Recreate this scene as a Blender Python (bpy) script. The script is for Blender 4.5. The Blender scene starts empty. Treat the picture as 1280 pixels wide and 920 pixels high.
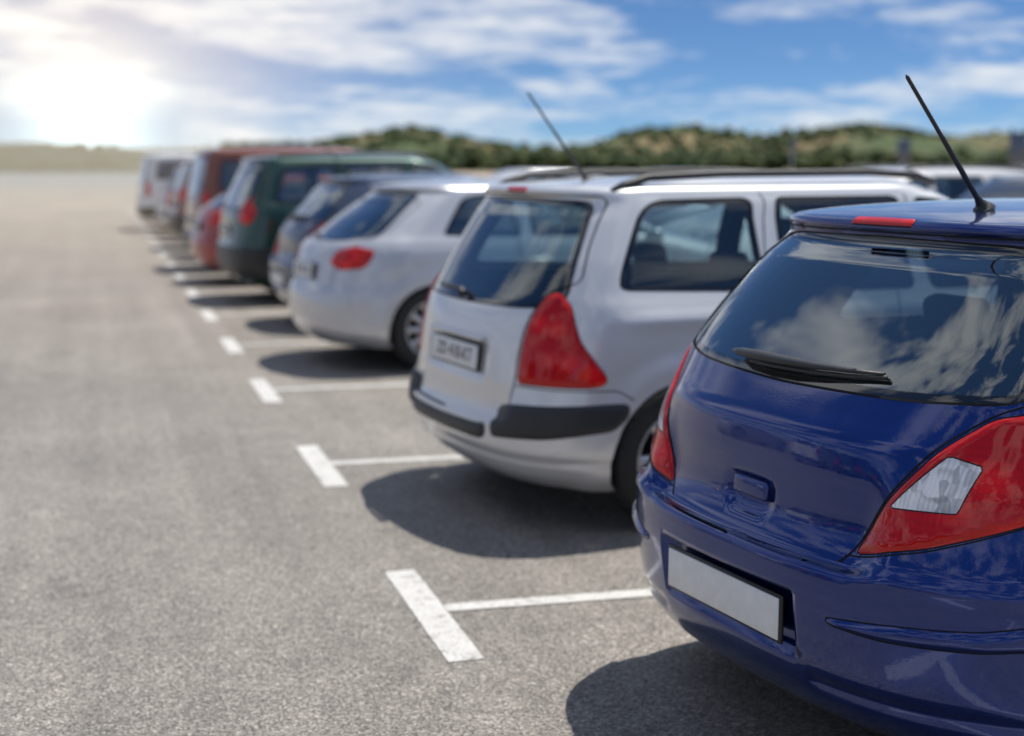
import bpy, bmesh, math, random, time
import numpy as np
from mathutils import Vector, Matrix
from mathutils.geometry import delaunay_2d_cdt
T0=time.time()
random.seed(3); np.random.seed(3)
scene=bpy.context.scene
D2R=math.pi/180

# ------------------------------------------------------------------ materials
def newmat(name):
    m=bpy.data.materials.new(name); m.use_nodes=True
    nt=m.node_tree; b=nt.nodes['Principled BSDF']
    return m,nt,b
def N(nt,t,**k):
    n=nt.nodes.new(t)
    for a,v in k.items(): setattr(n,a,v)
    return n
def mathn(nt,op,a,b=None,clamp=False):
    n=nt.nodes.new('ShaderNodeMath'); n.operation=op; n.use_clamp=clamp
    for i,v in enumerate((a,b)):
        if v is None: continue
        if isinstance(v,(int,float)): n.inputs[i].default_value=v
        else: nt.links.new(v,n.inputs[i])
    return n.outputs[0]
def mixc(nt,fac,a,b,blend='MIX'):
    n=nt.nodes.new('ShaderNodeMix'); n.data_type='RGBA'; n.blend_type=blend
    for s,v in ((n.inputs[0],fac),(n.inputs[6],a),(n.inputs[7],b)):
        if isinstance(v,(int,float)): s.default_value=v
        elif isinstance(v,tuple): s.default_value=(*v[:3],1)
        else: nt.links.new(v,s)
    return n.outputs[2]
def noise(nt,vec,scale,detail=4,rough=.5,dist=0):
    n=nt.nodes.new('ShaderNodeTexNoise'); n.inputs['Scale'].default_value=scale
    n.inputs['Detail'].default_value=detail; n.inputs['Roughness'].default_value=rough
    n.inputs['Distortion'].default_value=dist
    if vec is not None: nt.links.new(vec,n.inputs['Vector'])
    return n.outputs['Fac']
def ramp(nt,fac,stops):
    n=nt.nodes.new('ShaderNodeValToRGB'); cr=n.color_ramp
    while len(cr.elements)<len(stops): cr.elements.new(.5)
    for e,(p,c) in zip(cr.elements,stops):
        e.position=p; e.color=(c,c,c,1) if isinstance(c,(int,float)) else (*c,1)
    nt.links.new(fac,n.inputs[0]); return n.outputs[0]
def mapping(nt,vec,scale):
    n=nt.nodes.new('ShaderNodeMapping'); n.inputs['Scale'].default_value=scale
    nt.links.new(vec,n.inputs[0]); return n.outputs[0]

def paint(name,col,metal=.4,rough=.38,dust=.6,ior=1.55):
    m,nt,b=newmat(name)
    tc=N(nt,'ShaderNodeTexCoord').outputs['Object']
    n1=noise(nt,tc,3.0,5,.6); n2=noise(nt,tc,900,1,.5)
    c=mixc(nt,n2,tuple(x*.75 for x in col),tuple(min(1,x*1.25) for x in col))
    sep=N(nt,'ShaderNodeSeparateXYZ'); nt.links.new(tc,sep.inputs[0])
    low=mathn(nt,'SUBTRACT',.46,sep.outputs[2]); low=mathn(nt,'MULTIPLY',low,1.6,True)
    low=mathn(nt,'MULTIPLY',low,mathn(nt,'MULTIPLY',n1,dust),True)
    c=mixc(nt,low,c,(.22,.20,.17))
    nt.links.new(c,b.inputs['Base Color'])
    b.inputs['Metallic'].default_value=metal; b.inputs['Roughness'].default_value=rough
    b.inputs['Coat Weight'].default_value=1; b.inputs['Coat IOR'].default_value=ior
    r=ramp(nt,n1,[(.3,.0),(.8,.02)]); nt.links.new(r,b.inputs['Coat Roughness'])
    bn=N(nt,'ShaderNodeBump'); bn.inputs['Strength'].default_value=.04; bn.inputs['Distance'].default_value=.002
    nt.links.new(noise(nt,tc,160,2,.5),bn.inputs['Height']); nt.links.new(bn.outputs[0],b.inputs['Coat Normal'])
    return m
def simple(name,col,rough=.5,metal=0,coat=0,bump=None):
    m,nt,b=newmat(name)
    tc=N(nt,'ShaderNodeTexCoord').outputs['Object']
    n=noise(nt,tc,25,4,.6)
    c=mixc(nt,n,tuple(x*.85 for x in col),tuple(min(1,x*1.15) for x in col))
    nt.links.new(c,b.inputs['Base Color'])
    b.inputs['Roughness'].default_value=rough; b.inputs['Metallic'].default_value=metal
    b.inputs['Coat Weight'].default_value=coat
    if bump:
        bn=N(nt,'ShaderNodeBump'); bn.inputs['Strength'].default_value=bump[1]; bn.inputs['Distance'].default_value=.002
        nt.links.new(noise(nt,tc,bump[0],3),bn.inputs['Height']); nt.links.new(bn.outputs[0],b.inputs['Normal'])
    return m
def glassmat(name,tint,refl=.07):
    m=bpy.data.materials.new(name); m.use_nodes=True; nt=m.node_tree; nt.nodes.clear()
    o=N(nt,'ShaderNodeOutputMaterial'); mix=N(nt,'ShaderNodeMixShader')
    tr=N(nt,'ShaderNodeBsdfTransparent'); tr.inputs[0].default_value=(*tint,1)
    gl=N(nt,'ShaderNodeBsdfGlossy'); gl.inputs['Roughness'].default_value=.0; gl.inputs[0].default_value=(.93,.98,1,1)
    lw=N(nt,'ShaderNodeLayerWeight'); lw.inputs[0].default_value=.5
    f=mathn(nt,'POWER',lw.outputs['Facing'],3.0); f=mathn(nt,'MULTIPLY',f,.9); f=mathn(nt,'ADD',f,refl,True)
    nt.links.new(f,mix.inputs[0]); nt.links.new(tr.outputs[0],mix.inputs[1]); nt.links.new(gl.outputs[0],mix.inputs[2])
    nt.links.new(mix.outputs[0],o.inputs[0]); return m
def lampred(name,c1,c2):
    m,nt,b=newmat(name)
    tc=N(nt,'ShaderNodeTexCoord').outputs['Object']
    w=N(nt,'ShaderNodeTexWave'); w.bands_direction='Z'; w.wave_profile='SAW'; w.inputs['Scale'].default_value=16; w.inputs['Distortion'].default_value=.25; nt.links.new(tc,w.inputs['Vector'])
    v=N(nt,'ShaderNodeTexVoronoi'); v.inputs['Scale'].default_value=7.5; nt.links.new(mapping(nt,tc,(1,1,1.3)),v.inputs['Vector'])
    zone=ramp(nt,v.outputs['Distance'],[(.18,1),(.55,0)])
    c=mixc(nt,zone,c1,c2)
    wy=N(nt,'ShaderNodeTexWave'); wy.bands_direction='Y'; wy.inputs['Scale'].default_value=26; nt.links.new(tc,wy.inputs['Vector'])
    g=mathn(nt,'MAXIMUM',mathn(nt,'MULTIPLY',w.outputs['Fac'],.28),mathn(nt,'MULTIPLY',wy.outputs['Fac'],.20))
    c=mixc(nt,g,c,tuple(x*.22 for x in c1))
    nt.links.new(c,b.inputs['Base Color']); b.inputs['Roughness'].default_value=.45
    b.inputs['Coat Weight'].default_value=1; b.inputs['Coat Roughness'].default_value=.0; b.inputs['Coat IOR'].default_value=1.5
    b.inputs['Specular IOR Level'].default_value=.05
    bn=N(nt,'ShaderNodeBump'); bn.inputs['Strength'].default_value=.25; bn.inputs['Distance'].default_value=.003
    nt.links.new(w.outputs['Fac'],bn.inputs['Height']); nt.links.new(bn.outputs[0],b.inputs['Normal'])
    return m
def lensmat():
    m,nt,b=newmat('clear_lens')
    tc=N(nt,'ShaderNodeTexCoord').outputs['Object']; sp=N(nt,'ShaderNodeSeparateXYZ'); nt.links.new(tc,sp.inputs[0])
    ay=mathn(nt,'ABSOLUTE',sp.outputs[1])
    dy=mathn(nt,'SUBTRACT',ay,.600); dz=mathn(nt,'SUBTRACT',sp.outputs[2],.868)
    r=mathn(nt,'SQRT',mathn(nt,'ADD',mathn(nt,'MULTIPLY',dy,dy),mathn(nt,'MULTIPLY',dz,dz)))
    disc=ramp(nt,mathn(nt,'MULTIPLY',r,10),[(.0,.97),(.22,.92),(.34,.60),(.44,.92),(.62,.75),(.95,.95)])
    wv=N(nt,'ShaderNodeTexWave'); wv.bands_direction='Y'; wv.inputs['Scale'].default_value=30; wv.inputs['Distortion'].default_value=.8; nt.links.new(tc,wv.inputs['Vector'])
    vo=N(nt,'ShaderNodeTexVoronoi'); vo.inputs['Scale'].default_value=48; nt.links.new(mapping(nt,tc,(1,1,.5)),vo.inputs['Vector'])
    sc=N(nt,'ShaderNodeSeparateColor'); nt.links.new(vo.outputs['Color'],sc.inputs[0])
    c=mixc(nt,mathn(nt,'MULTIPLY',wv.outputs['Fac'],.32),disc,(.30,.31,.34))
    c=mixc(nt,ramp(nt,sc.outputs[0],[(.55,0),(.75,.65)]),c,(.99,.99,1.0))
    c=mixc(nt,ramp(nt,sc.outputs[1],[(.80,0),(.90,.50)]),c,(.16,.165,.18))
    nt.links.new(c,b.inputs['Base Color']); b.inputs['Metallic'].default_value=.2; b.inputs['Roughness'].default_value=.18
    b.inputs['Coat Weight'].default_value=1; b.inputs['Coat Roughness'].default_value=.0
    bn=N(nt,'ShaderNodeBump'); bn.inputs['Strength'].default_value=.5; bn.inputs['Distance'].default_value=.003
    nt.links.new(wv.outputs['Fac'],bn.inputs['Height']); nt.links.new(bn.outputs[0],b.inputs['Normal'])
    return m
M={}
M['paint']=paint('paint_blue',(.0012,.024,.18),.80,.26,.05,1.55)
M['silver']=paint('paint_silver',(.74,.745,.75),.35,.36,.35)
M['silver2']=paint('paint_light_silver',(.56,.57,.60),.45,.34,.4)
M['white']=paint('paint_white',(.80,.80,.79),.0,.4)
M['green']=paint('paint_dark_green',(.010,.055,.038),.35,.36)
M['greyblue']=paint('paint_grey_blue',(.05,.075,.13),.5,.36)
M['red']=paint('paint_red',(.34,.02,.015),.2,.36)
M['brown']=paint('paint_dark_red_brown',(.20,.045,.022),.3,.38)
M['black']=paint('paint_black',(.012,.012,.014),.2,.35)
M['plastic']=simple('black_plastic',(.025,.026,.028),.42,0,0,(600,.5))
M['seam']=simple('panel_gap',(.004,.004,.005),.9)
M['rubber']=simple('tyre_rubber',(.022,.022,.022),.75,0,0,(200,.4))
M['alloy']=simple('alloy',(.55,.56,.58),.28,.9)
M['dark']=simple('underbody',(.010,.010,.010),.9)
M['lining']=simple('interior_lining',(.045,.045,.05),.85)
M['seat']=simple('seat_cloth',(.055,.058,.068),.95,0,0,(300,.6))
M['glass']=glassmat('tinted_glass',(.48,.56,.57),.18)
M['glass_light']=glassmat('clear_glass',(.60,.72,.72),.10)
M['frit']=simple('glass_black_border',(.006,.006,.007),.02,0,1)
M['light']=lampred('tail_lamp_red',(.60,.0008,.002),(.98,.012,.010))
M['lens']=lensmat()
M['headlamp']=simple('headlamp',(.6,.62,.65),.15,.7,1)
M['plate']=simple('licence_plate_white',(.76,.77,.76),.35)
M['platefr']=simple('plate_frame',(.01,.01,.01),.4)
M['ink']=simple('plate_ink',(.015,.015,.02),.5)
M['chrome']=simple('chrome',(.75,.75,.76),.08,1)

# ------------------------------------------------------------------ mesh helpers
def mk_mesh(name,verts,faces,mats,midx=None,smooth=True,normals=None):
    me=bpy.data.meshes.new(name)
    me.from_pydata([tuple(map(float,v)) for v in verts],[],[tuple(int(i) for i in f) for f in faces])
    for m in mats: me.materials.append(m)
    if midx is not None: me.polygons.foreach_set('material_index',np.asarray(midx,dtype=np.int32))
    me.polygons.foreach_set('use_smooth',np.full(len(me.polygons),smooth))
    me.update()
    if normals is not None: me.normals_split_custom_set_from_vertices([tuple(map(float,n)) for n in normals])
    return me
def rbox(name,size,bev,mat,seg=3,taper=None):
    bm=bmesh.new(); bmesh.ops.create_cube(bm,size=1)
    for v in bm.verts:
        v.co=Vector((v.co.x*size[0],v.co.y*size[1],v.co.z*size[2]))
        if taper and v.co.z>0: v.co.x*=taper[0]; v.co.y*=taper[1]
    bmesh.ops.bevel(bm,geom=bm.edges[:]+bm.verts[:],offset=bev,segments=seg,profile=.5,affect='EDGES')
    me=bpy.data.meshes.new(name); bm.to_mesh(me); bm.free(); me.materials.append(mat)
    me.polygons.foreach_set('use_smooth',np.full(len(me.polygons),True)); 
    return me
def tube(name,path,radii,mat,n=12,flat=None,up=Vector((0,0,1))):
    P=[Vector(p) for p in path]; vs=[];fs=[]
    for i,p in enumerate(P):
        t=(P[min(i+1,len(P)-1)]-P[max(i-1,0)]).normalized()
        a=t.cross(up); 
        if a.length<1e-4: a=t.cross(Vector((0,1,0)))
        a.normalize(); b=a.cross(t).normalized()
        ra=radii[i]; rb=ra if flat is None else ra*flat
        for k in range(n):
            th=2*math.pi*k/n; vs.append(p+a*math.cos(th)*ra+b*math.sin(th)*rb)
    for i in range(len(P)-1):
        for k in range(n):
            k2=(k+1)%n; fs.append((i*n+k,i*n+k2,(i+1)*n+k2,(i+1)*n+k))
    fs.append(tuple(range(n-1,-1,-1))); fs.append(tuple((len(P)-1)*n+k for k in range(n)))
    return mk_mesh(name,vs,fs,[mat])
def sstep(x,a,b):
    t=np.clip((x-a)/(b-a),0,1); return t*t*(3-2*t)

def pchip(xk,yk,x):
    xk=np.asarray(xk,float);yk=np.asarray(yk,float);h=np.diff(xk);d=np.diff(yk)/h
    m=np.zeros(len(xk)); m[0]=d[0]; m[-1]=d[-1]
    for i in range(1,len(xk)-1):
        if d[i-1]*d[i]>0:
            w1=2*h[i]+h[i-1]; w2=h[i]+2*h[i-1]; m[i]=(w1+w2)/(w1/d[i-1]+w2/d[i])
    i=np.clip(np.searchsorted(xk,x)-1,0,len(h)-1); t=(x-xk[i])/h[i]
    return ((2*t**3-3*t**2+1)*yk[i]+(t**3-2*t**2+t)*h[i]*m[i]+(-2*t**3+3*t**2)*yk[i+1]+(t**3-t**2)*h[i]*m[i+1])

# ------------------------------------------------------------------ car body surface
class Body:
    def __init__(s,md):
        st=np.array(md['st'],float); s.md=md
        z,xr=st[:,0],st[:,1]
        q=np.concatenate([[0],np.cumsum(np.sqrt(np.diff(z)**2+np.diff(xr)**2))])
        s.Q=q[-1]; s.qt=np.linspace(0,s.Q,5000)
        s.tab=[pchip(q,st[:,k],s.qt) for k in range(7)]
        s.disp=md.get('disp'); s.tp=md.get('taper',.035); s.L=md['L']
        s.ug=np.linspace(0,3,361)
    def base(s,u,q):
        z,xr,w,La,n,xf,Lf=[np.interp(q,s.qt,t) for t in s.tab]
        sg=np.where(u<0,-1.,1.); a=np.abs(u)
        rear=a<=1; side=(a>1)&(a<2)
        ph=np.where(rear,a,np.where(side,1,3-a))*math.pi/2
        c=np.cos(ph);sn=np.sin(ph)
        r=(np.abs(c)**n+np.abs(sn)**n)**(-1/n)
        y=w*r*sn
        x=np.where(rear,xr+La*(1-r*np.abs(c)),np.where(side,(xr+La)+(xf-Lf-xr-La)*(a-1),xf-Lf*(1-r*np.abs(c))))
        hl=s.L/2
        y=y*(1-s.tp*((x-hl)/hl)**2)
        return np.stack([x,y*sg,z+0*x],-1)
    def nrm(s,f,u,q,e=.0025):
        du=f(u+e,q)-f(u-e,q); dq=f(u,np.minimum(q+e,s.Q))-f(u,np.maximum(q-e,0))
        n=np.cross(dq,du); return n/(np.linalg.norm(n,axis=-1,keepdims=True)+1e-12)
    def pos(s,u,q):
        p=s.base(u,q)
        if s.disp is None: return p
        n=s.nrm(s.base,u,q)
        return p+n*s.disp(p)[...,None]
    def full(s,u,q,off=0):
        p=s.pos(u,q); n=s.nrm(s.pos,u,q,.004)
        o=np.asarray(off)
        return p+n*(o[...,None] if o.ndim else o), n
    def q_of_z(s,z):
        z0=s.tab[0][0]
        return z-z0 if z<z0 else float(np.interp(z,s.tab[0],s.qt))
    def srow(s,q):
        q=max(0,min(s.Q,q)); p=s.base(s.ug,np.full(len(s.ug),q))
        return p,np.concatenate([[0],np.cumsum(np.linalg.norm(np.diff(p,axis=0),axis=1))])
    def pt(s,kind,a,z):
        q=s.q_of_z(z); p,S=s.srow(q)
        if kind=='y':
            k=121; sv=np.interp(abs(a),p[:k,1],S[:k])*(1 if a>=0 else -1)
        else: sv=np.interp(a,p[:,0],S)
        return (float(sv),q)
    def s2u(s,sq):
        out=[]
        for a,q in sq:
            p,S=s.srow(q); out.append((np.interp(abs(a),S,s.ug)*(1 if a>=0 else -1),q))
        return np.array(out)

def fillet(P,r,closed=True):
    P=[np.array(p,float) for p in P]; out=[];n=len(P)
    for i in range(n):
        if not closed and i in (0,n-1): out.append(P[i]);continue
        a,b,c=P[i-1],P[i],P[(i+1)%n]
        la=np.linalg.norm(a-b);lc=np.linalg.norm(c-b)
        ra=min(r,la*.49);rc=min(r,lc*.49)
        if la<1e-6 or lc<1e-6: out.append(b);continue
        s_=b+(a-b)/la*ra; e=b+(c-b)/lc*rc
        for t in np.linspace(0,1,7): out.append((1-t)**2*s_+2*t*(1-t)*b+t*t*e)
    return np.array(out)
def resample(P,ds,closed=True):
    if closed: P=np.vstack([P,P[:1]])
    d=np.linalg.norm(np.diff(P,axis=0),axis=1); k=np.concatenate([[True],d>1e-7]); P=P[k]
    c=np.concatenate([[0],np.cumsum(np.linalg.norm(np.diff(P,axis=0),axis=1))])
    n=max(4,int(round(c[-1]/ds))); t=np.linspace(0,c[-1],n+1)
    R=np.stack([np.interp(t,c,P[:,0]),np.interp(t,c,P[:,1])],-1)
    return R[:-1] if closed else R
def offs(P,d,closed=True):
    if closed: t=np.roll(P,-1,0)-np.roll(P,1,0)
    else: t=np.gradient(P,axis=0)
    t/=np.linalg.norm(t,axis=1,keepdims=True)+1e-12
    n=np.stack([-t[:,1],t[:,0]],-1)
    if closed:
        A=np.sum(P[:,0]*np.roll(P[:,1],-1)-np.roll(P[:,0],-1)*P[:,1])
        if A<0: n=-n
    return P+n*d
def inpoly(pts,poly):
    x,y=pts[:,0],pts[:,1]; r=np.zeros(len(pts),bool)
    bb=(x>=poly[:,0].min())&(x<=poly[:,0].max())&(y>=poly[:,1].min())&(y<=poly[:,1].max())
    idx=np.where(bb)[0]; 
    if len(idx)==0: return r
    px,py=x[idx],y[idx]; c=np.zeros(len(idx),bool); n=len(poly)
    for i in range(n):
        x1,y1=poly[i];x2,y2=poly[(i+1)%n]
        if y1==y2: continue
        m=((y1>py)!=(y2>py))&(px<(x2-x1)*(py-y1)/(y2-y1)+x1); c^=m
    r[idx]=c; return r
def dist_poly(pts,poly):
    d=np.full(len(pts),9.)
    n=len(poly)
    for i in range(n):
        a=poly[i];b=poly[(i+1)%n]; ab=b-a; t=np.clip(((pts-a)@ab)/(ab@ab+1e-12),0,1)
        d=np.minimum(d,np.linalg.norm(pts-(a+t[:,None]*ab),axis=1))
    return d
US=1.1
OFF={'light':(.007,.011),'lens':(.007,.011),'plastic':(.010,.012),'red3':(.004,.006),'headlamp':(.004,.01),'rubstrip':(.012,.012)}
INS={'glass':.028}
def build_body(md):
    B=Body(md); ds=md['ds']; regs=[]
    cons=[]
    def add(label,P,r,inset,outer):
        P=resample(fillet(P,r),ds)
        uq=B.s2u(P); A=np.stack([uq[:,0]*US,uq[:,1]],-1)
        cons.append(A); regs.append((outer,A,label))
        if inset:
            I=offs(P,inset); uq=B.s2u(I); A2=np.stack([uq[:,0]*US,uq[:,1]],-1)
            cons.append(A2); regs.append((label,A2,label))
    for (label,kind,pts,r) in md['regions']:
        sq=[B.pt(*p) for p in pts]
        inset=INS.get(label, OFF[label][1] if (label in OFF and label!='lens') else 0)
        outer='frit' if label=='glass' else label
        if kind=='center':
            mir=[(-a,b) for a,b in sq if a>1e-4][::-1]
            add(label,sq+mir,r,inset,outer)
        else:
            add(label,sq,r,inset,outer)
            add(label,[(-a,b) for a,b in sq][::-1],r,inset,outer)
    for poly in md.get('aux',[]):
        y0,y1,z0,z1=poly
        P=[B.pt('y',y0,z0),B.pt('y',y1,z0),B.pt('y',y1,z1),B.pt('y',y0,z1)]
        P=resample(fillet(P,.015),ds*1.3); uq=B.s2u(P); cons.append(np.stack([uq[:,0]*US,uq[:,1]],-1))
    g=md['grid']
    nr=int(1.15/g); us=np.concatenate([np.linspace(0,1,nr),np.linspace(1,2,max(12,int(2.2/g/1.8)))[1:],np.linspace(2,3,max(14,int(1.2/g/1.6)))[1:]])
    us=np.concatenate([-us[::-1][:-1],us])*US
    qs=np.linspace(0,B.Q,int(B.Q/g)+2)
    G=np.stack(np.meshgrid(us,qs),-1).reshape(-1,2)
    C=np.vstack(cons)
    keep=np.ones(len(G),bool)
    for i in range(0,len(G),2000):
        blk=G[i:i+2000]; d=((blk[:,None,:]-C[None])**2).sum(-1).min(1); keep[i:i+2000]=d>(.42*g)**2
    edge=(np.abs(G[:,0])>3*US-1e-6)|(G[:,1]<1e-9)|(G[:,1]>B.Q-1e-9)
    G=G[keep|edge]
    V=list(map(tuple,G)); E=[]
    for A in cons:
        o=len(V); V+=list(map(tuple,A)); E+=[(o+i,o+(i+1)%len(A)) for i in range(len(A))]
    r=delaunay_2d_cdt([Vector(v) for v in V],E,[],0,1e-6)
    P=np.array([tuple(v) for v in r[0]]); F=np.array([f for f in r[2] if len(f)==3])
    cen=P[F].mean(1); ok=(cen[:,1]>0)&(cen[:,1]<B.Q); F=F[ok];cen=cen[ok]
    lab=np.array(['body']*len(F),dtype=object)
    for outer,A,l in regs: lab[inpoly(cen,A)]=outer
    parts=[]
    u=P[:,0]/US; q=np.clip(P[:,1],0,B.Q)
    pos,nr_=B.full(u,q)
    def sub(labels,off,mats,name,mapi=None,custom=True):
        m=np.isin(lab,labels); f=F[m]
        if len(f)==0: return
        ids,inv=np.unique(f,return_inverse=True); f=inv.reshape(-1,3)[:,::-1]
        o=off(ids) if callable(off) else np.full(len(ids),off)
        v=pos[ids]+nr_[ids]*o[:,None]
        mi=None if mapi is None else [mapi[x] for x in lab[m]]
        parts.append((name,mk_mesh(name,v,f,mats,mi,True,nr_[ids] if custom else None)))
    sub(['body'],0,[M['paint']],'body_shell')
    sub([x for x in set(lab) if x not in('glass','frit','hole')],-.03,[M['lining']],'inner_lining')
    sub(['glass','frit'],-.003,[M[md.get('glassmat','glass')],M['frit']],'windows',{'glass':0,'frit':1})
    def lo(labelset):
        outs=[A for outer,A,l in regs if l==labelset[0] and outer==l]
        h,wd=OFF[labelset[0]]
        def f(ids):
            pts=P[ids]
            dd=np.full(len(ids),9.)
            for A in outs[0::2]: dd=np.minimum(dd,dist_poly(pts,A))
            return h*sstep(dd,0,wd*.9)
        return f
    sub(['light','lens','light2'],lo(['light']),[M['light'],M['lens']],'tail_lamps',{'light':0,'lens':1,'light2':0},False)
    if any(l=='plastic' for l in lab): sub(['plastic'],lo(['plastic']),[M['plastic']],'bumper_trim',None,False)
    if any(l=='rubstrip' for l in lab): sub(['rubstrip'],lo(['rubstrip']),[M['paint']],'bumper_insert',None,False)
    if any(l=='red3' for l in lab): sub(['red3'],lo(['red3']),[M['light']],'brake_lamp',None,False)
    if any(l=='headlamp' for l in lab): sub(['headlamp'],lo(['headlamp']),[M['headlamp']],'headlamps',None,False)
    uu=np.linspace(-3,3,81)[:-1]; pc,_=B.full(uu,np.full(80,B.Q)); c=pc.mean(0)+np.array([0,0,.001])
    parts.append(('roof_cap',mk_mesh('roof_cap',list(pc)+[c],[(i,(i+1)%80,80) for i in range(80)][::1],[M['paint']],None,True,[(0,0,1)]*81)))
    vs=[];fs=[]
    def ribbon(P,w,closed,off=.0009):
        a=offs(P,w/2,closed);b=offs(P,-w/2,closed)
        ua=B.s2u(a);ub=B.s2u(b); pa,_=B.full(ua[:,0],np.clip(ua[:,1],0,B.Q),off); pb,_=B.full(ub[:,0],np.clip(ub[:,1],0,B.Q),off)
        o=len(vs);n=len(P)
        for i in range(n): vs.extend([pa[i],pb[i]])
        for i in range(n if closed else n-1):
            j=(i+1)%n; fs.append((o+2*i,o+2*j,o+2*j+1,o+2*i+1))
    for kind,pts,r,w in md.get('seams',[]):
        sq=[B.pt(*p) for p in pts]
        if kind=='center':
            P_=resample(fillet(sq+[(-a,b) for a,b in sq if a>1e-4][::-1],r,False),ds*1.5,False); ribbon(P_,w,False)
        else:
            for sg in (1,-1):
                P_=resample(fillet([(a*sg,b) for a,b in sq],r,False),ds*1.5,False); ribbon(P_,w,False)
    for (label,kind,pts,r) in md['regions']:
        if label in('hole',): continue
        sq=[B.pt(*p) for p in pts]; w=.007 if label=='glass' else .0045
        off=.0075 if label=='lens' else .0009
        if label=='lens': w=.003
        if kind=='center': ribbon(resample(fillet(sq+[(-a,b) for a,b in sq if a>1e-4][::-1],r),ds*1.5),w,True)
        else:
            for sg in(1,-1): ribbon(resample(fillet([(a*sg,b) for a,b in sq],r),ds*1.5),w,True,off)
    parts.append(('panel_gaps',mk_mesh('panel_gaps',vs,fs,[M['seam']])))
    vs=[];fs=[]
    for (label,kind,pts,r) in md['regions']:
        if label!='hole': continue
        for sg in (1,-1):
            P_=resample(fillet([ (a*sg,b) for a,b in [B.pt(*p) for p in pts]],r),.02)
            uq=B.s2u(P_); k=uq[:,1]>=0
            kk=np.where(~k)[0]
            if len(kk): 
                full=B.s2u(np.roll(P_,-((kk.max()+1)%len(P_)),axis=0)); uq=full[full[:,1]>=0]
            p,_=B.full(uq[:,0],uq[:,1],.001); o=len(vs)
            for a in p:
                vs.append(a); vs.append(a-np.array([0,.05*sg,0]))
            for i in range(len(p)-1):
                if np.linalg.norm(p[i]-p[i+1])<.08: fs.append((o+2*i,o+2*i+2,o+2*i+3,o+2*i+1))
    parts.append(('arch_lips',mk_mesh('arch_lips',vs,fs,[M['paint']])))
    return B,parts

def arch(ax,R,zc=.31):
    pts=[('x',ax-R,.10)]
    for a in np.linspace(180,0,15): pts.append(('x',ax+R*math.cos(a*D2R),zc+R*math.sin(a*D2R)))
    pts.append(('x',ax+R,.10)); return pts

def wheel_mesh(R,W,spokes=5,name='wheel'):
    vs=[];fs=[];mi=[]
    n=96
    prof=[(R*.66,-W*.42),(R*.72,-W*.5),(R*.86,-W*.52),(R*.95,-W*.47),(R*.985,-W*.42),(R,-W*.30),(R,-W*.12),(R*.975,-W*.10),(R*.975,-W*.06),(R,-W*.04),(R,W*.04),(R*.975,W*.06),(R*.975,W*.10),(R,W*.12),(R,W*.30),(R*.985,W*.42),(R*.95,W*.47),(R*.86,W*.52),(R*.72,W*.5),(R*.66,W*.42)]
    def lathe(pr,mat,tread=False):
        o=len(vs);m=len(pr)
        for k in range(n):
            for j,(r,y) in enumerate(pr):
                rr=r
                if tread and r>R*.98 and (k%3==0) and abs(y)>W*.1: rr-=.007
                a=2*math.pi*(k+ (abs(y)/W*1.5 if tread else 0))/n; vs.append((rr*math.cos(a),y,rr*math.sin(a)))
        for k in range(n):
            k2=(k+1)%n
            for j in range(m-1): fs.append((o+k*m+j,o+k*m+j+1,o+k2*m+j+1,o+k2*m+j)); mi.append(mat)
    lathe(prof,0,True)
    lathe([(R*.66,W*.42),(R*.69,W*.46),(R*.66,W*.47),(R*.62,W*.40),(R*.60,W*.2),(R*.60,-W*.4)],1)
    lathe([(R*.60,-W*.1),(.02,-W*.1)],2)
    lathe([(.055,W*.32),(.05,W*.40),(.03,W*.42),(.001,W*.42)],1)
    for s_ in range(spokes):
        a=2*math.pi*s_/spokes
        for (r0,r1,w0,w1,y0,y1) in [(.03,R*.63,.030,.024,W*.36,W*.40)]:
            ca,sa=math.cos(a),math.sin(a); o=len(vs)
            for (r,w,y) in ((r0,w0,y0),(r1,w1,y1)):
                for (dx,dy) in ((-w,-.025),(-w*.7,.0),(w*.7,.0),(w,-.025)):
                    vs.append((r*ca-dx*sa,y+dy,r*sa+dx*ca))
            for j in range(3): fs.append((o+j,o+j+1,o+4+j+1,o+4+j)); mi.append(1)
    me=mk_mesh(name,vs,fs,[M['rubber'],M['alloy'],M['dark']],mi)
    return me

def T(x,y,z,rx=0,ry=0,rz=0,s=1):
    return Matrix.Translation((x,y,z))@Matrix.Rotation(rz,4,'Z')@Matrix.Rotation(ry,4,'Y')@Matrix.Rotation(rx,4,'X')@Matrix.Scale(s,4)

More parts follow.
